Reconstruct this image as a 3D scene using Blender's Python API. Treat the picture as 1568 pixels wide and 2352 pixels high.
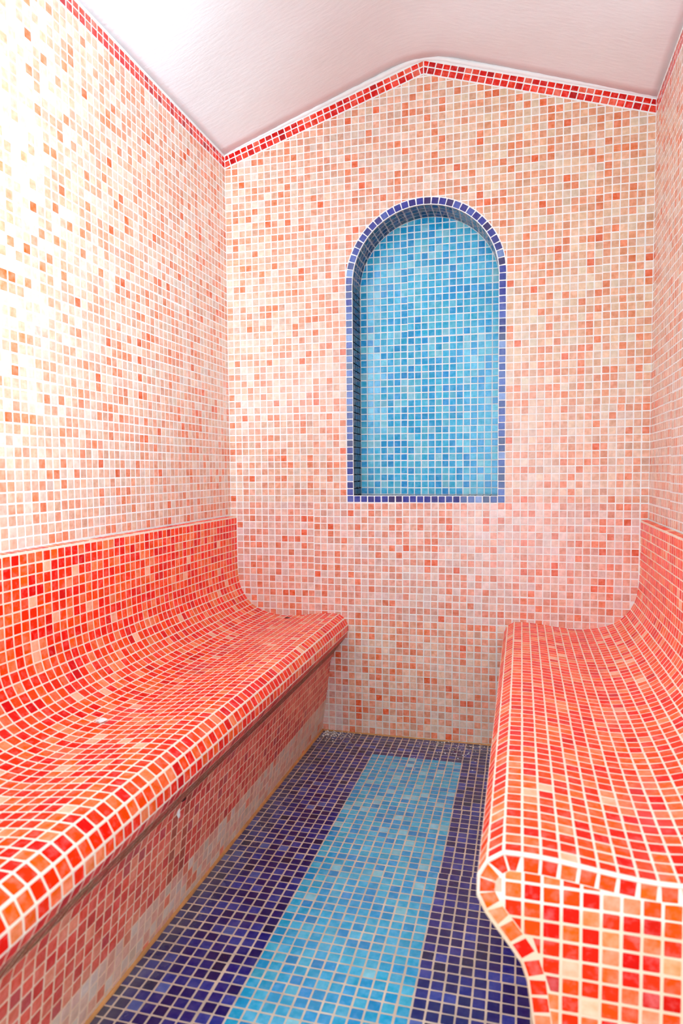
import bpy, bmesh, math, random
import numpy as np
from mathutils import Matrix, Vector

random.seed(7)
rng = random.Random(11)
for o in list(bpy.data.objects):
    bpy.data.objects.remove(o, do_unlink=True)
scene = bpy.context.scene
COL = scene.collection

# ------------------------------------------------------------------ measures
# everything is measured in mosaic tiles (one tile pitch = 25 mm): X across the
# back wall (0..58), Y from the back wall (0) towards the room (negative), Z up
P = 0.025
SY, SZ = 1.0053, 0.9873


def w(X, Y, Z):
    return Vector((X * P, Y * P * SY, Z * P * SZ))


# ------------------------------------------------------------------ camera
FPX = 1580.7
YAW, PITCH, ROLL = 0.2557, -0.0606, 0.0077


def cam_rot():
    return Matrix.Rotation(YAW, 3, 'Z') @ Matrix.Rotation(PITCH, 3, 'X') @ Matrix.Rotation(ROLL, 3, 'Y')


RC = cam_rot()
CPOS = Vector((42.13, -95.51, 38.17)) * P
cam_data = bpy.data.cameras.new('camera')
cam_data.sensor_fit = 'HORIZONTAL'
cam_data.sensor_width = 24.0
cam_data.lens = 24.0 * FPX / 1568.0
cam_data.clip_start = 0.02
cam_data.dof.use_dof = True
cam_data.dof.focus_distance = 2.25
cam_data.dof.aperture_fstop = 4.2
cam = bpy.data.objects.new('camera', cam_data)
COL.objects.link(cam)
m = Matrix.Identity(4)
ax, fw, up = RC.col[0], RC.col[1], RC.col[2]
for i in range(3):
    m[i][0], m[i][1], m[i][2], m[i][3] = ax[i], up[i], -fw[i], CPOS[i]
cam.matrix_world = m
scene.camera = cam

# ------------------------------------------------------------------ light
world = bpy.data.worlds.new('world')
scene.world = world
world.use_nodes = True
world.node_tree.nodes['Background'].inputs[0].default_value = (0.9, 0.95, 1.0, 1)
world.node_tree.nodes['Background'].inputs[1].default_value = 0.6

# daylight that comes in through the doorway behind the photographer
ld = bpy.data.lights.new('doorway_daylight', 'AREA')
ld.shape = 'RECTANGLE'
ld.size, ld.size_y = 0.74, 2.0
ld.energy = 23
ld.color = (0.585, 0.875, 0.99)
lo = bpy.data.objects.new('doorway_daylight', ld)
lo.location = w(39, -121, 42)
lo.rotation_euler = (math.radians(90), 0, 0)
COL.objects.link(lo)
# the photographer's lamp beside the camera, bounced off the left wall
lp = bpy.data.lights.new('photo_lamp', 'SPOT')
lp.energy = 585
lp.spot_size = math.radians(82)
lp.spot_blend = 1.0
lp.shadow_soft_size = 0.06
lp.color = (0.585, 0.87, 1.0)
lo = bpy.data.objects.new('photo_lamp', lp)
lo.location = w(33, -104, 62)
lo.rotation_euler = (w(-2, -71, 66) - lo.location).to_track_quat('-Z', 'Y').to_euler()
COL.objects.link(lo)

vs = scene.view_settings
vs.view_transform = 'Standard'
vs.look = 'None'
vs.gamma = 1.0
vs.use_curve_mapping = False
vs.exposure = 0.05
scene.display_settings.display_device = 'sRGB'
scene.cycles.max_bounces = 10
scene.cycles.diffuse_bounces = 6


# ------------------------------------------------------------------ colours
def lin(c):
    out = []
    for v in c:
        v = v / 255.0
        out.append(v / 12.92 if v <= 0.04045 else ((v + 0.055) / 1.055) ** 2.4)
    return tuple(out)


PAL = {
    'pink': [((238, 204, 180), 24), ((238, 186, 158), 27), ((238, 166, 134), 18), ((238, 144, 106), 9.5),
             ((234, 212, 194), 11), ((228, 198, 178), 4), ((226, 178, 152), 6), ((236, 118, 78), 2.2)],
    'red': [((250, 46, 4), 25), ((252, 74, 22), 25), ((250, 104, 54), 18), ((240, 22, 0), 14),
            ((250, 134, 88), 8), ((226, 6, 0), 5), ((250, 182, 148), 2.5)],
    'endpale': [((240, 112, 76), 20), ((240, 140, 104), 20), ((236, 84, 48), 16), ((216, 60, 56), 8),
                ((238, 160, 112), 8), ((222, 20, 8), 8), ((232, 96, 92), 8)],
    'border': [((226, 34, 20), 26), ((234, 66, 46), 22), ((208, 8, 4), 20), ((238, 106, 84), 10), ((186, 2, 6), 5)],
    'blue': [((58, 172, 212), 30), ((38, 158, 208), 22), ((88, 184, 212), 19), ((22, 148, 206), 13),
             ((124, 192, 212), 7), ((14, 138, 202), 3)],
    'rim': [((52, 56, 146), 26), ((46, 42, 126), 22), ((74, 86, 166), 18), ((54, 38, 100), 9), ((114, 134, 190), 5)],
    'reveal': [((24, 44, 104), 30), ((18, 32, 84), 24), ((36, 58, 112), 14), ((28, 44, 86), 12)],
    'navy': [((36, 40, 120), 26), ((28, 26, 96), 28), ((26, 24, 88), 16), ((52, 62, 144), 14), ((22, 24, 70), 4), ((82, 98, 166), 3)],
    'pool': [((42, 160, 202), 30), ((26, 146, 198), 22), ((68, 170, 204), 22), ((14, 134, 192), 9), ((126, 190, 208), 5)],
    'base': [((232, 190, 172), 26), ((224, 206, 192), 22), ((230, 168, 148), 18), ((220, 194, 176), 14), ((236, 124, 94), 4)],
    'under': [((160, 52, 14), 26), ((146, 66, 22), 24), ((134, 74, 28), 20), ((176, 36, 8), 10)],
    'panel': [((226, 52, 38), 24), ((236, 100, 76), 24), ((232, 78, 58), 22), ((208, 16, 16), 13), ((238, 134, 104), 10), ((192, 40, 54), 7)],
    'rust': [((180, 54, 24), 1), ((204, 72, 40), 1), ((160, 54, 28), 1)],
}


def pick(name):
    pal = PAL[name]
    t = rng.random() * sum(x[1] for x in pal)
    for c, wt in pal:
        t -= wt
        if t <= 0:
            break
    l = lin(c)
    k = 1.0 + rng.uniform(-0.09, 0.09)
    return tuple(max(0.0, min(1.0, v * k * (1 + rng.uniform(-0.03, 0.03)))) for v in l)


# ------------------------------------------------------------------ materials
def nd(nt, t, **kw):
    n = nt.nodes.new(t)
    for k, v in kw.items():
        setattr(n, k, v)
    return n


def math_node(nt, op, a, b=None, clamp=False):
    n = nd(nt, 'ShaderNodeMath', operation=op, use_clamp=clamp)
    for i, v in enumerate((a, b)):
        if v is None:
            continue
        if isinstance(v, (int, float)):
            n.inputs[i].default_value = v
        else:
            nt.links.new(v, n.inputs[i])
    return n.outputs[0]


def mapr(nt, v, a, b, c=0.0, d=1.0):
    n = nd(nt, 'ShaderNodeMapRange')
    nt.links.new(v, n.inputs[0])
    n.inputs[1].default_value, n.inputs[2].default_value = a, b
    n.inputs[3].default_value, n.inputs[4].default_value = c, d
    return n.outputs[0]


def noise(nt, vec, scale, detail=2.0, rough=0.5):
    n = nd(nt, 'ShaderNodeTexNoise')
    nt.links.new(vec, n.inputs['Vector'])
    n.inputs['Scale'].default_value = scale
    n.inputs['Detail'].default_value = detail
    n.inputs['Roughness'].default_value = rough
    return n.outputs[0]


def mixc(nt, f, a, b, mode='MIX'):
    n = nd(nt, 'ShaderNodeMix', data_type='RGBA', blend_type=mode)
    if isinstance(f, (int, float)):
        n.inputs[0].default_value = f
    else:
        nt.links.new(f, n.inputs[0])
    for i, v in ((6, a), (7, b)):
        if isinstance(v, tuple):
            n.inputs[i].default_value = v if len(v) == 4 else (*v, 1)
        else:
            nt.links.new(v, n.inputs[i])
    return n.outputs[2]


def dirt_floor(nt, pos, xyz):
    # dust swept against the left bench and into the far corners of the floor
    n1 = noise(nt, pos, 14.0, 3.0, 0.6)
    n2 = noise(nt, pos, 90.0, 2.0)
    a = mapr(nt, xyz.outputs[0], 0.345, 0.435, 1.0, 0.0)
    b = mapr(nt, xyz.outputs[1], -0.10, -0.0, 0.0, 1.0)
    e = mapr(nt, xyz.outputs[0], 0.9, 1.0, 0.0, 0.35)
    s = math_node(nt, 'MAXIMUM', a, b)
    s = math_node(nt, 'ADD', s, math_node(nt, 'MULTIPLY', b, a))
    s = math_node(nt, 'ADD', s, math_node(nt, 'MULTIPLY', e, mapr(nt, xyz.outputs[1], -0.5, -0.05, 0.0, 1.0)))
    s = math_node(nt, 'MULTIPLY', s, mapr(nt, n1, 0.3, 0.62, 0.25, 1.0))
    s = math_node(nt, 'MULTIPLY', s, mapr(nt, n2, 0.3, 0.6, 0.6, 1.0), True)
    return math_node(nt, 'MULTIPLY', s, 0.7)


def dirt_bench(nt, pos, xyz):
    # dried water marks along the hollow of the seats
    n1 = noise(nt, pos, 9.0, 3.0, 0.6)
    c = math_node(nt, 'ABSOLUTE', math_node(nt, 'SUBTRACT', xyz.outputs[0], 0.725))
    d = math_node(nt, 'ABSOLUTE', math_node(nt, 'SUBTRACT', c, 0.725 - 0.205))
    a = mapr(nt, d, 0.0, 0.05, 1.0, 0.0)
    zf = mapr(nt, xyz.outputs[2], 0.43, 0.41, 0.0, 0.0)
    s = math_node(nt, 'MULTIPLY', a, mapr(nt, n1, 0.46, 0.62, 0.0, 0.55), True)
    lim = mapr(nt, xyz.outputs[2], 0.40, 0.41, 0.0, 1.0)
    return math_node(nt, 'MULTIPLY', s, lim)


def dirt_front(nt, pos, xyz):
    n1 = noise(nt, pos, 10.0, 4.0, 0.6)
    z = mapr(nt, xyz.outputs[2], 0.0, 0.30, 0.34, 0.16)
    return math_node(nt, 'MULTIPLY', z, mapr(nt, n1, 0.35, 0.65, 0.3, 1.0), True)


def tile_material(name, source, rough=0.16, dirt=None, dirt_col=(0.3, 0.25, 0.2), mott=0.16, spec=0.5):
    mt = bpy.data.materials.new(name)
    mt.use_nodes = True
    nt = mt.node_tree
    bs = nt.nodes['Principled BSDF']
    if source == 'obj':
        c = nd(nt, 'ShaderNodeObjectInfo').outputs['Color']
    else:
        c = nd(nt, 'ShaderNodeAttribute', attribute_name='tile_color').outputs['Color']
    geo = nd(nt, 'ShaderNodeNewGeometry')
    pos = geo.outputs['Position']
    xyz = nd(nt, 'ShaderNodeSeparateXYZ')
    nt.links.new(pos, xyz.inputs[0])
    n1 = noise(nt, pos, 62.0, 3.0, 0.6)
    n2 = noise(nt, pos, 260.0, 2.0, 0.6)
    v = mapr(nt, n1, 0.28, 0.72, 1.0 - mott, 1.0 + mott)
    v = math_node(nt, 'MULTIPLY', v, mapr(nt, n2, 0.25, 0.75, 0.965, 1.035))
    hsv = nd(nt, 'ShaderNodeHueSaturation')
    nt.links.new(c, hsv.inputs['Color'])
    nt.links.new(v, hsv.inputs['Value'])
    nt.links.new(mapr(nt, n1, 0.3, 0.7, 1.08, 0.92), hsv.inputs['Saturation'])
    c = hsv.outputs[0]
    if dirt:
        f = dirt(nt, pos, xyz)
        c = mixc(nt, f, c, dirt_col)
        r = mapr(nt, f, 0.0, 1.0, rough, 0.75)
        nt.links.new(r, bs.inputs['Roughness'])
    else:
        nt.links.new(mapr(nt, n1, 0.3, 0.7, rough * 0.75, rough * 1.35), bs.inputs['Roughness'])
    nt.links.new(c, bs.inputs['Base Color'])
    bs.inputs['Specular IOR Level'].default_value = spec
    bp = nd(nt, 'ShaderNodeBump')
    bp.inputs['Strength'].default_value = 0.12
    bp.inputs['Distance'].default_value = 0.002
    nt.links.new(n1, bp.inputs['Height'])
    nt.links.new(bp.outputs[0], bs.inputs['Normal'])
    return mt


def plain_material(name, col, rough=0.85, var=0.06, bump=0.15, bscale=220.0, low=None, stretch=None, zlow=(0.0, 0.3)):
    mt = bpy.data.materials.new(name)
    mt.use_nodes = True
    nt = mt.node_tree
    bs = nt.nodes['Principled BSDF']
    geo = nd(nt, 'ShaderNodeNewGeometry')
    pos = geo.outputs['Position']
    n1 = noise(nt, pos, 16.0, 4.0, 0.6)
    c = mixc(nt, mapr(nt, n1, 0.3, 0.7), tuple(v * (1 - var) for v in col), tuple(min(1, v * (1 + var)) for v in col))
    if low:
        xyz = nd(nt, 'ShaderNodeSeparateXYZ')
        nt.links.new(pos, xyz.inputs[0])
        f = mapr(nt, xyz.outputs[2], zlow[0], zlow[1], 0.9, 0.0)
        f = math_node(nt, 'MULTIPLY', f, mapr(nt, noise(nt, pos, 12.0, 3.0), 0.3, 0.6, 0.6, 1.0), True)
        c = mixc(nt, f, c, low)
    nt.links.new(c, bs.inputs['Base Color'])
    bs.inputs['Roughness'].default_value = rough
    bp = nd(nt, 'ShaderNodeBump')
    bp.inputs['Strength'].default_value = bump
    bp.inputs['Distance'].default_value = 0.003
    vec = pos
    if stretch:
        mp = nd(nt, 'ShaderNodeMapping')
        nt.links.new(pos, mp.inputs[0])
        mp.inputs['Scale'].default_value = stretch
        mp.inputs['Rotation'].default_value = (0, 0, 0.35)
        vec = mp.outputs[0]
    nt.links.new(noise(nt, vec, bscale, 5.0, 0.6), bp.inputs['Height'])
    nt.links.new(bp.outputs[0], bs.inputs['Normal'])
    return mt


MT = {}
for key, kw in {
    'wall': dict(rough=0.2, mott=0.15),
    'glass': dict(rough=0.11, mott=0.14),
    'bench': dict(rough=0.22, mott=0.10, spec=0.2, dirt=dirt_bench, dirt_col=lin((214, 92, 100))),
    'front': dict(rough=0.3, mott=0.14, spec=0.35, dirt=dirt_front, dirt_col=lin((214, 160, 132))),
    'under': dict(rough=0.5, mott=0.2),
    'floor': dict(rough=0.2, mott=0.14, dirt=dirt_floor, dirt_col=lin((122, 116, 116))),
}.items():
    MT[key] = (tile_material('glass_mosaic_' + key, 'obj', **kw), tile_material('glass_mosaic_' + key + '_field', 'attr', **kw))

G_WHITE = plain_material('white_grout', (0.86, 0.83, 0.81), low=lin((214, 196, 182)), zlow=(0.0, 0.6))
G_BENCH = plain_material('bench_grout', lin((244, 226, 208)), low=lin((238, 194, 160)), zlow=(0.355, 0.375))
G_FLOOR = plain_material('tan_floor_grout', lin((208, 184, 162)), var=0.2)
G_NICHE = plain_material('niche_grout', (0.84, 0.82, 0.82))
G_PLASTER = plain_material('white_plaster', (0.86, 0.84, 0.85), var=0.015, bump=0.35, bscale=55.0, stretch=(0.35, 1.6, 1.0))
G_BEAD = plain_material('plaster_bead', (0.88, 0.87, 0.86), var=0.03, bump=0.4, bscale=120.0)
G_DIRT = plain_material('orange_grime', lin((200, 140, 84)), var=0.25, bump=0.4)
G_DARK = plain_material('dark_cavity', (0.012, 0.008, 0.008))
G_CRUMB = plain_material('plaster_crumbs', (0.8, 0.77, 0.74))


# ------------------------------------------------------------------ mesh helpers
def link(o, parent=None):
    COL.objects.link(o)
    if parent is not None:
        o.parent = parent
    return o


def mesh_obj(name, verts, faces, mat, parent=None, kind=None):
    me = bpy.data.meshes.new(name)
    me.from_pydata([tuple(v) for v in verts], [], faces)
    me.materials.append(mat)
    me.validate()
    me.update()
    bm = bmesh.new()
    bm.from_mesh(me)
    bmesh.ops.recalc_face_normals(bm, faces=bm.faces)
    bm.to_mesh(me)
    bm.free()
    o = bpy.data.objects.new(name, me)
    link(o, parent)
    if kind:
        o['kind'] = kind
    return o


CC = 0.055       # corner cut of a tile
BV = 0.05        # bevel width
TH = 0.015       # how proud a tile stands of its grout


def octagon(h=0.5, c=CC):
    return [(-h + c, -h), (h - c, -h), (h, -h + c), (h, h - c), (h - c, h), (-h + c, h), (-h, h - c), (-h, -h + c)]


def tile_rings(poly):
    # sunk base ring, shoulder ring and top ring of a tile with this outline
    cx = sum(p[0] for p in poly) / len(poly)
    cy = sum(p[1] for p in poly) / len(poly)
    base = [(x, y, -0.05) for x, y in poly]
    sh = [(x, y, TH * 0.45) for x, y in poly]
    top = []
    for x, y in poly:
        dx, dy = cx - x, cy - y
        l = math.hypot(dx, dy) or 1.0
        k = min(BV / l, 0.4)
        top.append((x + dx * k, y + dy * k, TH))
    return base + sh + top


def tile_faces(n, off=0):
    f = []
    for i in range(n):
        j = (i + 1) % n
        f.append((off + i, off + j, off + n + j, off + n + i))
        f.append((off + n + i, off + n + j, off + 2 * n + j, off + 2 * n + i))
    f.append(tuple(off + 2 * n + i for i in range(n)))
    return f


STD = octagon()
STD_V = tile_rings(STD)


def project(p):
    v = RC.transposed() @ (p - CPOS)
    if v.y < 0.05:
        return None
    return (784 + FPX * v.x / v.y, 1176 - FPX * v.z / v.y)


def area_px(M, poly):
    c = project(M @ Vector((0, 0, 0)))
    if c is None or not (-25 < c[0] < 1593 and -25 < c[1] < 2377):
        return 0.0
    n = (M.to_3x3() @ Vector((0, 0, 1)))
    if n.dot(CPOS - M.translation) < 0:
        return 0.0
    pts = []
    for x, y in poly:
        q = project(M @ Vector((x, y, 0)))
        if q is None:
            return 0.0
        pts.append(q)
    s = 0.0
    for i in range(len(pts)):
        a, b = pts[i], pts[(i + 1) % len(pts)]
        s += a[0] * b[1] - b[0] * a[1]
    return abs(s) / 2


def clip(poly, nx, ny, d):
    # keep the side where nx*x + ny*y <= d
    out = []
    for i in range(len(poly)):
        a, b = poly[i], poly[(i + 1) % len(poly)]
        da, db = nx * a[0] + ny * a[1] - d, nx * b[0] + ny * b[1] - d
        if da <= 0:
            out.append(a)
        if (da < 0 < db) or (db < 0 < da):
            t = da / (da - db)
            out.append((a[0] + (b[0] - a[0]) * t, a[1] + (b[1] - a[1]) * t))
    return out


def parea(poly):
    return abs(sum(poly[i][0] * poly[(i + 1) % len(poly)][1] - poly[(i + 1) % len(poly)][0] * poly[i][1] for i in range(len(poly)))) / 2


class Tiles:
    """tiles of one part kind on one thing: the 300 that show largest become
    objects, the rest one 'stuff' mesh"""

    def __init__(self, name, parent, mat, origin=Vector((0, 0, 0)), label=None):
        self.name, self.parent, self.mat = name, parent, MT[mat]
        self.origin = origin
        self.items = []
        self.label = label

    def add(self, c, u, v, n, su, sv, color, poly=None, jit=1.0):
        # c centre, u/v/n unit directions (world), su/sv tile size in metres
        a = rng.gauss(0, 0.007) * jit
        ta, tb = rng.gauss(0, 0.008) * jit, rng.gauss(0, 0.008) * jit
        uu = (u + v * a + n * ta).normalized()
        nn = (n - u * ta - v * tb).normalized()
        vv = nn.cross(uu).normalized()
        if vv.dot(v) < 0:
            uu = -uu
            vv = nn.cross(uu).normalized()
            if poly:
                poly = [(-x, -y) if vv.dot(v) < 0 else (-x, y) for x, y in poly]
        c = c + u * (rng.gauss(0, 0.00022) * jit) + v * (rng.gauss(0, 0.00022) * jit)
        h = P
        M = Matrix(((uu.x * su, vv.x * sv, nn.x * h, c.x), (uu.y * su, vv.y * sv, nn.y * h, c.y),
                    (uu.z * su, vv.z * sv, nn.z * h, c.z), (0, 0, 0, 1)))
        if poly is not None:
            if len(poly) < 3:
                return
            s = sum(poly[i][0] * poly[(i + 1) % len(poly)][1] - poly[(i + 1) % len(poly)][0] * poly[i][1] for i in range(len(poly)))
            if s < 0:
                poly = poly[::-1]
        self.items.append((area_px(M, poly or STD), M, poly, color))

    def flush(self, stuff_name):
        self.items.sort(key=lambda t: -t[0])
        ind = [t for t in self.items[:300] if t[0] > 0]
        rest = [t for t in self.items[len(ind):] if True]
        Ti = Matrix.Translation(-self.origin)
        base = bpy.data.meshes.new(self.name)
        base.from_pydata(STD_V, [], tile_faces(8))
        base.materials.append(self.mat[0])
        base.update()
        for a, M, poly, color in ind:
            me = base
            if poly is not None:
                me = bpy.data.meshes.new(self.name)
                me.from_pydata(tile_rings(poly), [], tile_faces(len(poly)))
                me.materials.append(self.mat[0])
                me.update()
            o = bpy.data.objects.new(self.name, me)
            o.color = (*color, 1)
            COL.objects.link(o)
            o.parent = self.parent
            o.matrix_basis = Ti @ M
            if self.label:
                o['label'] = self.label
        if rest:
            V, F, C = [], [], []
            for a, M, poly, color in rest:
                vs_ = STD_V if poly is None else tile_rings(poly)
                n = 8 if poly is None else len(poly)
                A = np.array(Ti @ M)
                vv = np.array(vs_) @ A[:3, :3].T + A[:3, 3]
                off = len(V)
                V.extend(map(tuple, vv.tolist()))
                ff = tile_faces(n, off)
                F.extend(ff)
                C.extend([(*color, 1.0)] * len(ff))
            me = bpy.data.meshes.new(stuff_name)
            me.from_pydata(V, [], F)
            at = me.attributes.new('tile_color', 'FLOAT_COLOR', 'FACE')
            at.data.foreach_set('color', np.array(C, dtype=np.float32).ravel())
            me.materials.append(self.mat[1])
            me.update()
            o = bpy.data.objects.new(stuff_name, me)
            COL.objects.link(o)
            o.parent = self.parent
            o['kind'] = 'stuff'
            if self.label:
                o['label'] = self.label


GAP = 0.145


def tsize(cu, cv, scu=1.0, scv=1.0):
    return (cu - GAP) * P * scu, (cv - GAP) * P * scv


SHEETS = {}


def sheet(tag, i, j):
    # glass mosaic comes in sheets of 13 by 13 that never line up perfectly
    k = (tag, i // 13, j // 13)
    if k not in SHEETS:
        SHEETS[k] = (rng.gauss(0, 0.035), rng.gauss(0, 0.035))
    return SHEETS[k]


ex, ey, ez = Vector((1, 0, 0)), Vector((0, 1, 0)), Vector((0, 0, 1))

# ------------------------------------------------------------------ the bench profile
# (distance from the side wall, height), from the ledge down to the floor
BACKREST = [(0.95, 31.65), (0.93, 28), (0.95, 25), (1.02, 23.3), (1.25, 21.7), (1.62, 20.7), (2.2, 19.7),
            (3.0, 18.75), (3.95, 18.05), (5.5, 17.42), (7.2, 17.08), (9.0, 17.0), (11.0, 17.16), (13.2, 17.45), (15.0, 17.62), (16.65, 17.62)]
EDGE = [(16.65, 17.62), (17.55, 17.0), (18.05, 16.08), (18.08, 15.1)]
UNDER = [(18.08, 15.1), (17.62, 14.15), (16.98, 13.3), (16.3, 12.42), (15.7, 11.58)]
FRONT0, FRONT1 = (15.38, 10.62), (13.9, -0.6)


def resample(pts, step=1.0, smooth=True):
    P0 = []
    if smooth:
        for i in range(len(pts) - 1):
            p0 = pts[max(i - 1, 0)]
            p1, p2 = pts[i], pts[i + 1]
            p3 = pts[min(i + 2, len(pts) - 1)]
            for k in range(12):
                t = k / 12
                P0.append(tuple(0.5 * ((2 * p1[a]) + (-p0[a] + p2[a]) * t + (2 * p0[a] - 5 * p1[a] + 4 * p2[a] - p3[a]) * t * t
                                       + (-p0[a] + 3 * p1[a] - 3 * p2[a] + p3[a]) * t ** 3) for a in (0, 1)))
        P0.append(pts[-1])
    else:
        P0 = list(pts)
    L = [0]
    for a, b in zip(P0, P0[1:]):
        L.append(L[-1] + math.dist(a, b))
    n = max(1, round(L[-1] / step))
    out = []
    for k in range(n + 1):
        s = L[-1] * k / n
        i = 0
        while i < len(L) - 2 and L[i + 1] < s:
            i += 1
        t = (s - L[i]) / max(L[i + 1] - L[i], 1e-9)
        out.append((P0[i][0] + (P0[i + 1][0] - P0[i][0]) * t, P0[i][1] + (P0[i + 1][1] - P0[i][1]) * t))
    return out


BR = resample(BACKREST)


def floor_z(Y):
    return -0.1 - 0.0225 * Y


ROOM_END = -122.0
NEAR_L, NEAR_R = -80.0, -58.0

# ------------------------------------------------------------------ the setting
EAVE, RIDGE = 84.75, 94.1          # top of the red border at the side walls and at the ridge
BIN0, BIN1 = 83.2, 92.35           # lower edge of the red border


def arch(cx, cz, r, zb, n=48):
    pts = [(cx - r, zb)]
    for k in range(n + 1):
        a = math.pi - math.pi * k / n
        pts.append((cx + r * math.cos(a), cz + r * math.sin(a)))
    pts.append((cx + r, zb))
    return pts


def fill_with_hole(name, outer, inner, Y, depth, mat):
    bm = bmesh.new()
    edges = []
    for loop in (outer, inner):
        vs_ = [bm.verts.new(w(x, Y, z)) for x, z in loop]
        for i in range(len(vs_)):
            edges.append(bm.edges.new((vs_[i], vs_[(i + 1) % len(vs_)])))
    bmesh.ops.triangle_fill(bm, use_beauty=True, use_dissolve=False, edges=edges)
    r = bmesh.ops.extrude_face_region(bm, geom=list(bm.faces))
    mv = [v for v in r['geom'] if isinstance(v, bmesh.types.BMVert)]
    bmesh.ops.translate(bm, verts=mv, vec=Vector((0, depth * P, 0)))
    bmesh.ops.recalc_face_normals(bm, faces=bm.faces)
    me = bpy.data.meshes.new(name)
    bm.to_mesh(me)
    bm.free()
    me.materials.append(mat)
    o = bpy.data.objects.new(name, me)
    link(o)
    o['kind'] = 'structure'
    return o


def prism(name, pts, mat, parent=None, kind=None):
    # pts: list of rings (same length) of world points, closed ends
    n = len(pts[0])
    V = [p for r in pts for p in r]
    F = []
    for k in range(len(pts) - 1):
        for i in range(n):
            j = (i + 1) % n
            F.append((k * n + i, k * n + j, (k + 1) * n + j, (k + 1) * n + i))
    F.append(tuple(range(n)))
    F.append(tuple((len(pts) - 1) * n + i for i in range(n)))
    return mesh_obj(name, V, F, mat, parent, kind)


def box(name, x0, x1, y0, y1, z0, z1, mat, parent=None, kind=None):
    r = [[w(x, y, z0), w(x, y, z1)] for x, y in ((x0, y0), (x1, y0), (x1, y1), (x0, y1))]
    return prism(name, [[q[0] for q in r], [q[1] for q in r]], mat, parent, kind)


NCX, NCZ, NR = 29.0, 65.0, 10.0
NDEP = 4.75
outer = [(-6, -6), (64, -6), (64, 85.2), (58, 85.2), (29, 94.6), (0, 85.2), (-6, 85.2)]
wall_back = fill_with_hole('wall_back', outer, arch(NCX, NCZ, NR, 35.0), 0.0, 8.0, G_WHITE)
wall_left = box('wall_left', -6, 0, ROOM_END, 0, -6, 85.2, G_WHITE, kind='structure')
wall_right = box('wall_right', 58, 64, ROOM_END, 0, -6, 85.2, G_WHITE, kind='structure')
# front wall behind the camera, with its doorway
bm_pts = [(-6, -6), (24, -6), (24, 84), (54, 84), (54, -6), (64, -6), (64, 96), (-6, 96)]
prism('wall_front', [[w(x, ROOM_END, z) for x, z in bm_pts], [w(x, ROOM_END - 6, z) for x, z in bm_pts]], G_PLASTER, kind='structure')

# floor slab, falling towards the back wall
ys = (0.0, ROOM_END - 6)
fl = [[w(-0.0, y, floor_z(y)), w(58, y, floor_z(y)), w(58, y, -6), w(-0.0, y, -6)] for y in ys]
floor = prism('floor', fl, G_FLOOR, kind='structure')


# ceiling: two slopes that meet in a softly rounded ridge, hand-smoothed plaster
def ceil_z(X):
    s = (95.1 - 85.1) / 29.0
    d = abs(X - 29.0)
    r = 5.0
    if d < r:
        return 95.1 - s * (d * d / (2 * r) + r / 2)
    return 95.1 - s * d


ncx, ncy = 58, 60
V, F = [], []
crng = random.Random(5)
for j in range(ncy + 1):
    for i in range(ncx + 1):
        X = i * 58.0 / ncx
        Y = ROOM_END * j / ncy
        edge = min(1.0, min(i, ncx - i, j * 1.0) / 3.0)
        wob = edge * (0.10 * math.sin(X * 0.33 + Y * 0.12) + 0.07 * math.sin(Y * 0.41 + X * 0.19))
        V.append(w(X, Y, ceil_z(X) + wob))
for j in range(ncy + 1):
    for i in range(ncx + 1):
        X = i * 58.0 / ncx
        V.append(w(X, ROOM_END * j / ncy, 101))
NN = (ncx + 1) * (ncy + 1)
for j in range(ncy):
    for i in range(ncx):
        a = j * (ncx + 1) + i
        F.append((a, a + 1, a + ncx + 2, a + ncx + 1))
        F.append((NN + a, NN + a + ncx + 1, NN + a + ncx + 2, NN + a + 1))
for i in range(ncx):
    for b in (0, ncy * (ncx + 1)):
        F.append((b + i, NN + b + i, NN + b + i + 1, b + i + 1))
for j in range(ncy):
    for b in (0, ncx):
        a = j * (ncx + 1) + b
        c_ = a + ncx + 1
        F.append((a, c_, NN + c_, NN + a))
ceiling = mesh_obj('ceiling', V, F, G_PLASTER, kind='structure')
for p_ in ceiling.data.polygons:
    p_.use_smooth = p_.normal.z < -0.5


# plaster bead that closes the joint between the tiles and the ceiling
def bead(name, path, off, mat=G_BEAD, r=0.42):
    rr = random.Random(len(path))
    V, F = [], []
    n = 8
    for k, (p0, dn, du) in enumerate(path):
        q = r * (1 + rr.uniform(-0.14, 0.14))
        for i in range(n):
            a = 2 * math.pi * i / n
            V.append(p0 + (dn * math.cos(a) + du * math.sin(a)) * q * P)
    for k in range(len(path) - 1):
        for i in range(n):
            j = (i + 1) % n
            F.append((k * n + i, k * n + j, (k + 1) * n + j, (k + 1) * n + i))
    F.append(tuple(range(n)))
    F.append(tuple((len(path) - 1) * n + i for i in range(n)))
    o = mesh_obj(name, V, F, mat, kind='structure')
    for p_ in o.data.polygons:
        p_.use_smooth = True
    return o


def top_z(X):
    # top of the red border on the back wall, rounded over the ridge
    s = (RIDGE - EAVE) / 29.0
    d = abs(X - 29.0)
    r = 2.6
    return RIDGE + 0.45 - (s * (d * d / (2 * r) + r / 2) if d < r else s * d)


bead('trim_1', [(w(X / 2, -0.02, top_z(X / 2) + 0.2), ey, ez) for X in range(0, 117)], 0, r=0.36)
# ------------------------------------------------------------------ back wall tiles
T = Tiles('tile', wall_back, 'wall')
slope_in = (BIN1 - BIN0) / 29.0
ln = math.hypot(slope_in, 1.0)


def hidden_by_bench(X, Z):
    s = min(X, 58 - X)
    if Z < 11 and s < 12.5:
        return True
    if s < 0.3 and Z < 31:
        return True
    for (a, b) in zip(BR, BR[1:]):
        if a[0] <= s <= b[0] and b[0] - a[0] > 1e-6:
            if s < 16.6 and Z < a[1] - 0.9 and Z > 11 - (0 if s < 15 else -4):
                return True
    return s < 14.5 and Z < 16.5


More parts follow.
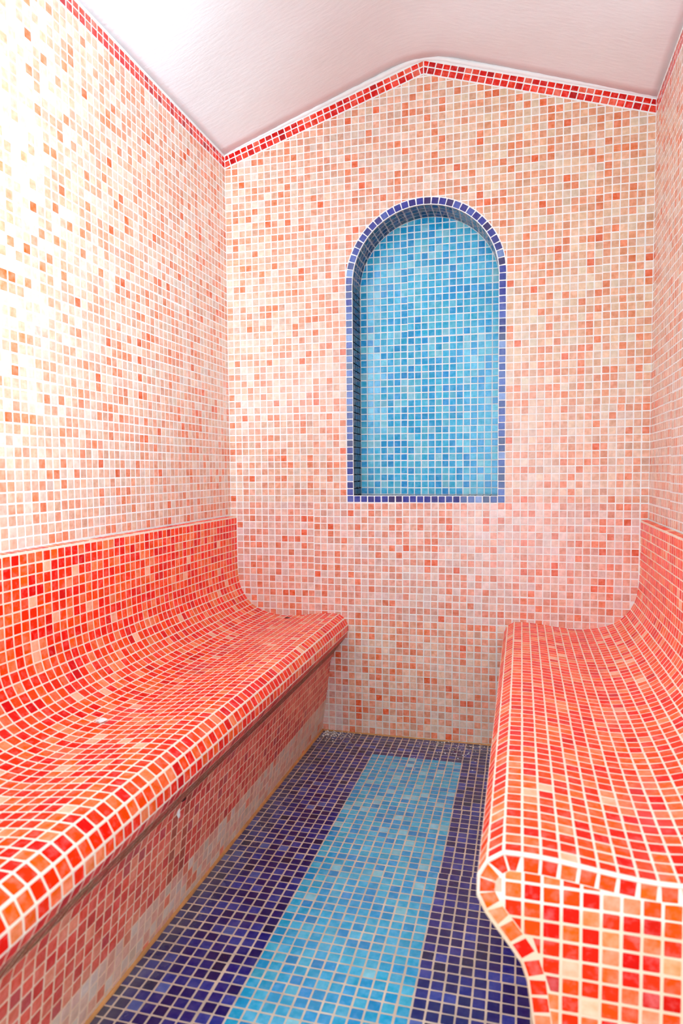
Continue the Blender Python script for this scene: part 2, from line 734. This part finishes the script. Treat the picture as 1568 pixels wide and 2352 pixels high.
def batch(X, Z, c):
    c = (c[0] * 0.9, c[1] * 0.82, c[2] * 0.81)
    # the wall was laid from three slightly different batches of pink glass
    if 17 <= Z < 34:
        k = (1.0, 0.95, 1.03)
    elif X < 18 and Z < 17:
        k = (1.0, 0.89, 1.0)
    elif Z < 17:
        k = (1.08, 0.93, 0.88)
    else:
        t = min(1.0, max(0.0, (X - 24) / 16)) * min(1.0, max(0.0, (Z - 40) / 16))
        k = (1.0 - 0.03 * t, 1.0, 1.0 - 0.10 * t)
    return tuple(min(1.0, a * b) for a, b in zip(c, k))


for j in range(93):
    for i in range(58):
        dx, dz = sheet('b', i, j + 5)
        X, Z = i + 0.5 + dx * (0 if i in (0, 57) else 1), j + 0.5 + dz
        if hidden_by_bench(X, Z):
            continue
        su, sv = tsize(1, 1)
        h = (1 - GAP) / 2
        poly = None
        # red border
        sgn = -1 if X < 29 else 1
        lim = BIN1 - slope_in * abs(X - 29)
        if Z > lim + 0.9:
            continue
        if Z + 0.5 > lim - 0.75:
            # z + slope*|x-29| <= BIN1 - gap
            poly = clip(octagon(), (slope_in * sgn) * (1 - GAP), (1 - GAP), BIN1 - 0.10 - Z - slope_in * abs(X - 29))
        # niche
        if 17.95 < X < 40.05 and 33.9 < Z < NCZ:
            continue
        r = math.hypot(X - NCX, Z - NCZ)
        if Z >= NCZ - 0.6 and r < NR + 1.0 + 0.78:
            if r < NR + 0.2:
                continue
            nx, nz = (X - NCX) / r, (Z - NCZ) / r
            poly = clip(poly or octagon(), -nx * (1 - GAP), -nz * (1 - GAP), r - (NR + 1.0) - 0.09)
        if poly is not None and (len(poly) < 3 or parea(poly) < 0.03):
            continue
        T.add(w(X, 0, Z), ex, ez, -ey, su, sv * SZ, batch(X, Z, pick('pink')), poly)
T.flush('mosaic_tiles')

# red border, two rows following the gable
T = Tiles('border_tile', wall_back, 'glass', label='glossy red border tile under the ceiling')
dirL = Vector((1, 0, slope_in * SZ)).normalized()
nrow = [(0.44, 0.9), (1.27, 0.74)]
for side in (0, 1):
    L = 29.0 * math.sqrt(1 + slope_in ** 2)
    k = 0
    cnt = int(L) + 1
    u = dirL if side == 0 else Vector((-dirL.x, 0, dirL.z))
    v = Vector((-u.z, 0, u.x)) if side == 0 else Vector((u.z, 0, -u.x))
    if v.z < 0:
        v = -v
    A = w(0.0 if side == 0 else 58.0, 0, BIN0)
    for row, (off, ht) in enumerate(nrow):
        off += 0.03
        for k in range(cnt + 1):
            c0 = k + 0.5 + (0.05 if row else 0)
            cen = A + u * (c0 * P) + v * (off * P)
            # cut at the corner and at the ridge
            poly = octagon()
            sx = (1 - GAP)
            xl = cen.x / P
            inward = 1 if side == 0 else -1
            # distance to mitre plane x = 29
            dmit = (29.0 - xl) * inward
            dcor = (xl - 0.0) if side == 0 else (58.0 - xl)
            if dmit < 0.75:
                poly = clip(poly, u.x * inward * sx, v.x * inward * (ht - GAP), dmit - 0.07)
            if len(poly) > 2 and dcor < 0.75:
                poly = clip(poly, -u.x * inward * sx, -v.x * inward * (ht - GAP), dcor - 0.07)
            if len(poly) < 3 or parea(poly) < 0.05:
                continue
            if side == 1:
                pass
            T.add(cen, u, v, -ey, sx * P, (ht - GAP) * P, pick('border'), poly if parea(poly) < 0.975 else None)
T.flush('border_tiles')

# ------------------------------------------------------------------ niche
inner = arch(NCX, NCZ, NR, 35.0)
backp = [(x, z) for x, z in inner]
V = [w(x, 0.0, z) for x, z in inner] + [w(x, NDEP, z) for x, z in inner]
n = len(inner)
V += [w(29 + (x - 29) * 1.06, NDEP + 0.6, z + (z - 55) * 0.03) for x, z in inner]
V += [w(29 + (x - 29) * 1.06, 0.0, z + (z - 55) * 0.03) for x, z in inner]
F = []
for i in range(n):
    j = (i + 1) % n
    F.append((i, j, n + j, n + i))
    F.append((2 * n + i, 2 * n + j, 3 * n + j, 3 * n + i))
F.append(tuple(range(n, 2 * n)))
F.append(tuple(range(2 * n, 3 * n)))
niche = mesh_obj('niche', V, F, G_NICHE, wall_back)
niche['label'] = 'arched recess lined with blue mosaic'

T = Tiles('blue_tile', niche, 'glass', label='light blue glass tile on the back of the niche')
for j in range(41):
    for i in range(20):
        dx, dz = sheet('n', i + 6, j + 3)
        X, Z = 19 + i + 0.5 + dx, 35.35 + j + 0.5 + dz - 0.35
        poly = None
        r = math.hypot(X - NCX, Z - NCZ)
        if Z > NCZ - 0.6 and r > NR - 0.8:
            nx, nz = (X - NCX) / r, (Z - NCZ) / r
            poly = clip(octagon(), nx * (1 - GAP), nz * (1 - GAP), NR - 0.06 - r)
            if len(poly) < 3 or parea(poly) < 0.04:
                continue
        su, sv = tsize(1, 1)
        T.add(w(X, NDEP, Z), ex, ez, -ey, su, sv * SZ, pick('blue'), poly)
T.flush('blue_tiles')

# path along the opening: cells with centre, tangent, outward (away from opening) direction
cells = []
for k in range(30):
    cells.append(((19.0, 35.5 + k), (0, 1), (-1, 0), 1.0))
na = 32
for k in range(na):
    a = math.pi - math.pi * (k + 0.5) / na
    cells.append(((NCX + NR * math.cos(a), NCZ + NR * math.sin(a)), (math.sin(a), -math.cos(a)), (math.cos(a), math.sin(a)), math.pi * NR / na))
for k in range(30):
    cells.append(((39.0, 64.5 - k), (0, -1), (1, 0), 1.0))
for k in range(20):
    cells.append(((38.5 - k, 35.0), (-1, 0), (0, -1), 1.0))
T = Tiles('rim_tile', niche, 'glass', label='dark blue glass tile framing the niche')
for (x, z), tg, ou, ln_ in cells:
    c = w(x + ou[0] * 0.52, 0, z + ou[1] * 0.52)
    curved = 0 < abs(ou[0]) < 1
    lc = ln_ * (NR + 0.5) / NR if curved else ln_
    T.add(c, Vector((tg[0], 0, tg[1])), Vector((ou[0], 0, ou[1])), -ey, (lc - GAP) * P, (0.98 - GAP) * P, pick('rim'))
for x in (18.5, 39.5):
    T.add(w(x, 0, 34.5), ex, ez, -ey, (1 - GAP) * P, (1 - GAP) * P, pick('rim'))
T.flush('rim_tiles')
T = Tiles('reveal_tile', niche, 'glass', label='dark navy glass tile on the inner side of the niche')
dp = (NDEP - 0.25) / 4
for (x, z), tg, ou, ln_ in cells:
    for k in range(4):
        c = w(x, 0.22 + dp * (k + 0.5), z)
        T.add(c, Vector((tg[0], 0, tg[1])), ey, Vector((-ou[0], 0, -ou[1])), (ln_ - 0.13) * P, (dp - 0.13) * P, pick('reveal'))
T.flush('reveal_tiles')

# ------------------------------------------------------------------ side walls
for side, wl in ((0, wall_left), (1, wall_right)):
    X0 = 0.0 if side == 0 else 58.0
    nn = ex if side == 0 else -ex
    uy = -ey if side == 0 else ey
    T = Tiles('tile', wl, 'wall')
    ylim = 66 if side == 0 else 62
    for j in range(31, 84):
        for i in range(ylim):
            dx, dz = sheet('s%d' % side, i, j + 5)
            Z = j + 0.5 + dz
            ht = 1.0
            if j == 31:
                continue
            if j == 83:
                continue
            if j == 82:
                ht, Z = 1.12, 82.53
            T.add(w(X0, -(i + 0.5 + dx), Z), uy, ez, nn, (1 - GAP) * P * SY, (ht - GAP) * P * SZ, batch(20, 40, pick('pink')))
    T.flush('mosaic_tiles')
    T = Tiles('border_tile', wl, 'glass', label='glossy red border tile under the ceiling')
    for row, (zc, ht) in enumerate(((BIN0 + 0.43, 0.88), (BIN0 + 1.22, 0.74))):
        for i in range(ylim):
            T.add(w(X0, -(i + 0.5), zc), uy, ez, nn, (1 - GAP) * P * SY, (ht - GAP) * P * SZ, pick('border'))
    T.flush('border_tiles')

# ------------------------------------------------------------------ floor tiles
TN = Tiles('navy_tile', floor, 'floor', label='navy blue floor tile')
TP = Tiles('blue_tile', floor, 'floor', label='light blue floor tile of the centre strip')
fn = Vector((0, math.sin(math.atan(0.0225)), 1)).normalized()
fy = Vector((0, 1, -0.0225)).normalized()
for j in range(90):
    for i in range(13, 46):
        dx, dy = sheet('f', i - 8, j + 6)
        Y = -(j + 0.5 + dy + 0.1)
        strip = 23 <= i < 35 and j >= 7
        T = TP if strip else TN
        T.add(w(i + 0.5 + dx, Y, floor_z(Y)), ex, fy, fn, (1 - GAP) * P, (1 - GAP) * P * SY, pick('pool' if strip else 'navy'))
TN.flush('navy_tiles')
TP.flush('blue_tiles')

# ------------------------------------------------------------------ benches


def make_bench(side, ynear, label):
    def X(s):
        return s if side == 0 else 58.0 - s
    sg = 1 if side == 0 else -1
    root = bpy.data.objects.new('bench', None)
    COL.objects.link(root)
    origin = w(X(7.0), ynear / 2, floor_z(ynear / 2))
    root.location = origin
    root['label'] = label
    root['category'] = 'bench'
    # body
    prof = [(0.1, 31.9)] + [(0.95, 31.8)] + BR[1:] + EDGE[1:] + UNDER[1:] + [FRONT0, FRONT1, (0.1, -0.6)]
    rings = [[w(X(s), y, z) - origin for s, z in prof] for y in (-0.0, ynear)]
    prism('body', rings, G_BENCH, root)['label'] = 'masonry bench body showing as pale grout lines'
    Yn = int(-ynear)

    def strip(name, stuff, edges, mat, pal, lbl=None, gap=GAP, ymax=Yn, palf=None):
        T = Tiles(name, root, mat, origin, lbl)
        for a, b in zip(edges, edges[1:]):
            d = Vector((b[0] - a[0], b[1] - a[1]))
            L = d.length
            d.normalize()
            u = Vector((d.x * sg, 0, d.y))
            n_ = Vector((-d.y * sg, 0, d.x))
            mid = ((a[0] + b[0]) / 2, (a[1] + b[1]) / 2)
            idx = edges.index(a)
            for k in range(ymax):
                dx, dy = sheet('%s%d' % (name, side), idx, k)
                Yc = -(k + 0.5)
                pl = palf(idx, k) if palf else pal
                T.add(w(X(mid[0]), Yc, mid[1]), u, ey, n_, (L - gap) * P, (1 - 0.155) * P * SY, pick(pl))
        T.flush(stuff)

    strip('ledge_tile', 'ledge_tiles', [(0.08, 31.9), (0.93, 31.82)], 'bench', 'red', gap=0.1)
    # find where the curve turns into the seat
    cut = next(i for i, p_ in enumerate(BR) if p_[0] > 5.0)
    strip('backrest_tile', 'backrest_tiles', BR[:cut + 1], 'bench', 'red')
    strip('seat_tile', 'seat_tiles', BR[cut:], 'bench', 'red')
    strip('edge_tile', 'edge_tiles', EDGE, 'bench', 'red', gap=0.2)
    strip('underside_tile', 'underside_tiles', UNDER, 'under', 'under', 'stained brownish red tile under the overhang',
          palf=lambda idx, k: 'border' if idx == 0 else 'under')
    # front panel: seven red rows over a pale plinth
    fl_ = math.dist(FRONT0, FRONT1)
    rows = [UNDER[-1]]
    k = 0
    while k < 12:
        t0, t1 = k / fl_, min((k + 1) / fl_, 1)
        rows.append((FRONT0[0] + (FRONT1[0] - FRONT0[0]) * t0, FRONT0[1] + (FRONT1[1] - FRONT0[1]) * t0))
        k += 1
    seam = 44

    def pf(idx, k):
        return 'rust' if (side == 0 and k in (seam, seam + 2)) else 'panel'
    strip('front_tile', 'front_tiles', rows[:8], 'front', 'panel', palf=pf)
    strip('base_tile', 'base_tiles', rows[7:], 'front', 'base', 'pale pink tile of the plinth row')
    return root, origin


LB, LBO = make_bench(0, NEAR_L, 'long red mosaic bench built along the left wall, with a curved backrest')
RB, RBO = make_bench(1, NEAR_R, 'shorter red mosaic bench along the right wall, its tiled end facing the room')

# end face of the right bench: a row that follows the outline, the rest a grid
T = Tiles('end_tile', RB, 'bench', RBO)
TB = Tiles('end_border_tile', RB, 'bench', RBO)
outl = [p_ for p_ in BR if p_[0] > 3.2] + EDGE[1:] + UNDER[1:] + [FRONT0]
fdir = ((FRONT1[0] - FRONT0[0]), (FRONT1[1] - FRONT0[1]))
fl_ = math.hypot(*fdir)
for k in range(1, 11):
    outl.append((FRONT0[0] + fdir[0] * k / fl_, FRONT0[1] + fdir[1] * k / fl_))
segs = list(zip(outl, outl[1:]))
for a, b in segs:
    d = Vector((b[0] - a[0], b[1] - a[1]))
    if d.length < 0.5:
        continue
    L = d.length
    d.normalize()
    nx, nz = -d.y, d.x
    cx, cz = (a[0] + b[0]) / 2 - nx * 0.56, (a[1] + b[1]) / 2 - nz * 0.56
    sh = 0.0
    # narrower towards the inside on the nose: trapezoid outline
    nose = cz > 13.4 and cx > 15.9
    if cx < 15.9 and cz > 15:
        cx, cz = (a[0] + b[0]) / 2 - nx * 0.53, (a[1] + b[1]) / 2 - nz * 0.53
    tp = 0.2 if nose else 0.03
    if nose and cz > 16.0:
        tp = 0.31
    poly = [(-0.5, 0.5), (0.5, 0.5), (0.5 - tp, -0.5), (-0.5 + tp, -0.5)]
    u = Vector((-d.x, 0, d.y))
    v = Vector((-nx, 0, nz))
    TB.add(w(58 - cx, NEAR_R, cz), u, v, -ey, (L - 0.17) * P, 0.84 * P, pick('red'), poly)
# polygon (s,z) for the interior grid
for j in range(-1, 33):
    for i in range(-1, 18):
        s = 16.62 - i - 0.5
        z = 17.05 - j - 0.5 if j >= 0 else 99
        if j == 1:
            pass
        if z > 90 or z < 0.8 or s < 0.4:
            continue
        top = None
        for (a, b) in zip(BR, BR[1:]):
            if a[0] <= s <= b[0]:
                top = a[1] + (b[1] - a[1]) * (s - a[0]) / max(b[0] - a[0], 1e-6)
        top = 17.6 if top is None else top
        poly = octagon(c=0.03)
        sz = 0.84
        if z + 0.5 > top - 0.12:
            poly = clip(poly, 0, sz, top - 0.12 - z)
        if z > top + 0.3:
            continue
        for a, b in segs:
            d = Vector((b[0] - a[0], b[1] - a[1]))
            d.normalize()
            nx, nz = -d.y, d.x
            mx, mz = (a[0] + b[0]) / 2 - nx * 1.0, (a[1] + b[1]) / 2 - nz * 1.0
            if math.hypot(mx - s, mz - z) > 1.3:
                continue
            dist = (mx - s) * nx + (mz - z) * nz
            if len(poly) > 2:
                # local x of the tile runs with decreasing s
                poly = clip(poly, -nx * sz, nz * sz, dist - 0.02)
        # skip cells outside
        if len(poly) < 3 or parea(poly) < 0.06:
            continue
        lim = 16.6 if z > 15 else (17.0 if z > 14 else 15.1 - (11.35 - min(z, 11.35)) * 0.12 + max(0, (z - 11.35)) * 0.75)
        if s > lim + 0.1:
            continue
        T.add(w(58 - s, NEAR_R, z), ex, ez, -ey, sz * P, sz * P * SZ, pick('endpale' if rng.random() < (15 - z) * 0.04 + (12.5 - s) * 0.04 else 'red'), poly if parea(poly) < 0.99 else None)
# raised backrest part of the end face
for j in range(0, 14):
    for i in range(0, 4):
        s, z = 0.5 + i, 18.3 + j
        xx = next((a[0] for a in BR if a[1] < z), 1.0)
        if s + 0.5 > xx:
            continue
        T.add(w(58 - s, NEAR_R, z), ex, ez, -ey, 0.84 * P, 0.84 * P * SZ, pick('red'))
T.add(w(58 - 16.98, NEAR_R, 15.72), ex, ez, -ey, 0.5 * P, 0.8 * P, lin((246, 176, 150)), [(-0.5, 0.42), (-0.28, 0.5), (0.5, 0.5), (0.5, -0.5), (-0.2, -0.5), (-0.5, -0.3)])
T.flush('end_tiles')
TB.flush('end_border_tiles')

# rounded grout bead along the end of the right bench
path = [(0.95, 31.7)] + BR[1:] + EDGE[1:] + UNDER[1:] + [FRONT0, (14.1, 1.4)]
V, F = [], []
nb = 6
for s, z in path:
    for i in range(nb):
        a = 2 * math.pi * i / nb
        V.append(w(58 - s, NEAR_R, z) + Vector((0, math.cos(a), math.sin(a))) * 0.0032 - RBO)
for k in range(len(path) - 1):
    for i in range(nb):
        j = (i + 1) % nb
        F.append((k * nb + i, k * nb + j, (k + 1) * nb + j, (k + 1) * nb + i))
mesh_obj('grout_bead', V, F, G_BENCH, RB)

# cavity where the front of the left bench is chipped, and its pale filler
def blob(name, c, rx, ry, rz, mat, parent, origin, seed, sub=2):
    bm = bmesh.new()
    bmesh.ops.create_icosphere(bm, subdivisions=sub, radius=1.0)
    r_ = random.Random(seed)
    for v in bm.verts:
        k = 1 + r_.uniform(-0.22, 0.22)
        v.co = Vector((v.co.x * rx * k, v.co.y * ry * k, v.co.z * rz * k)) + (c - origin)
    me = bpy.data.meshes.new(name)
    bm.to_mesh(me)
    bm.free()
    me.materials.append(mat)
    o = bpy.data.objects.new(name, me)
    link(o, parent)
    return o


blob('cavity', w(15.85, -46.0, 11.9), 0.004, 0.009, 0.007, G_DARK, LB, LBO, 1)['label'] = 'dark chipped hole under the overhang'
blob('filler', w(15.45, -46.2, 10.7), 0.0035, 0.005, 0.010, G_CRUMB, LB, LBO, 2)['label'] = 'pale filler below the chipped hole'
blob('hole', w(9.4, -1.9, 17.04), 0.009, 0.009, 0.0022, G_DARK, LB, LBO, 3)['label'] = 'small dark hole in the seat by the back wall'

# ------------------------------------------------------------------ small loose things
chip = blob('plaster_chip', w(7.55, -44.7, 17.2), 0.011, 0.012, 0.003, G_BEAD, None, Vector((0, 0, 0)), 9)
chip['label'] = 'small white plaster chip lying on the left bench seat'
chip['category'] = 'plaster chip'
V, F = [], []
cr = random.Random(3)
spots = []
for _ in range(170):
    spots.append((14.6 + abs(cr.gauss(0, 2.2)), -0.3 - abs(cr.gauss(0, 1.8))))
for _ in range(120):
    spots.append((34.5 + cr.gauss(0, 2.6), -0.4 - abs(cr.gauss(0, 2.8))))
for _ in range(26):
    spots.append((cr.uniform(15, 38), -cr.uniform(0.5, 30)))
for X_, Y_ in spots:
    if X_ > 43:
        continue
    r_ = cr.uniform(0.0010, 0.0032)
    c = w(X_, Y_, floor_z(Y_) + 0.06) + Vector((0, 0, r_ * 0.5))
    off = len(V)
    for dx, dy, dz in ((1, 0, 0), (-1, 0, 0), (0, 1, 0), (0, -1, 0), (0, 0, 0.7), (0, 0, -0.7)):
        k = cr.uniform(0.6, 1.3) * r_
        V.append(c + Vector((dx * k, dy * k, dz * k)))
    for a, b in ((0, 2), (2, 1), (1, 3), (3, 0)):
        F.append((off + a, off + b, off + 4))
        F.append((off + b, off + a, off + 5))
cb = mesh_obj('plaster_crumbs', V, F, G_CRUMB, kind='stuff')
cb['label'] = 'scattered white crumbs of plaster on the floor by the back wall'
cb['category'] = 'debris'

# orange-brown grime in the joints between floor and benches / back wall
def grime(name, a, b, r):
    path = []
    for k in range(81):
        t = k / 80
        q = a + (b - a) * t
        path.append((q, ex if abs((b - a).y) > abs((b - a).x) else ey, ez))
    return bead(name, path, 0, mat=G_DIRT, r=r)


g1 = grime('trim_2', w(14.05, -0.1, floor_z(0) + 0.05), w(14.2, NEAR_L, floor_z(NEAR_L) + 0.05), 0.22)
g2 = grime('trim_3', w(14.2, -0.08, floor_z(0) + 0.02), w(43.8, -0.08, floor_z(0) + 0.02), 0.16)
bpy.context.view_layer.update()
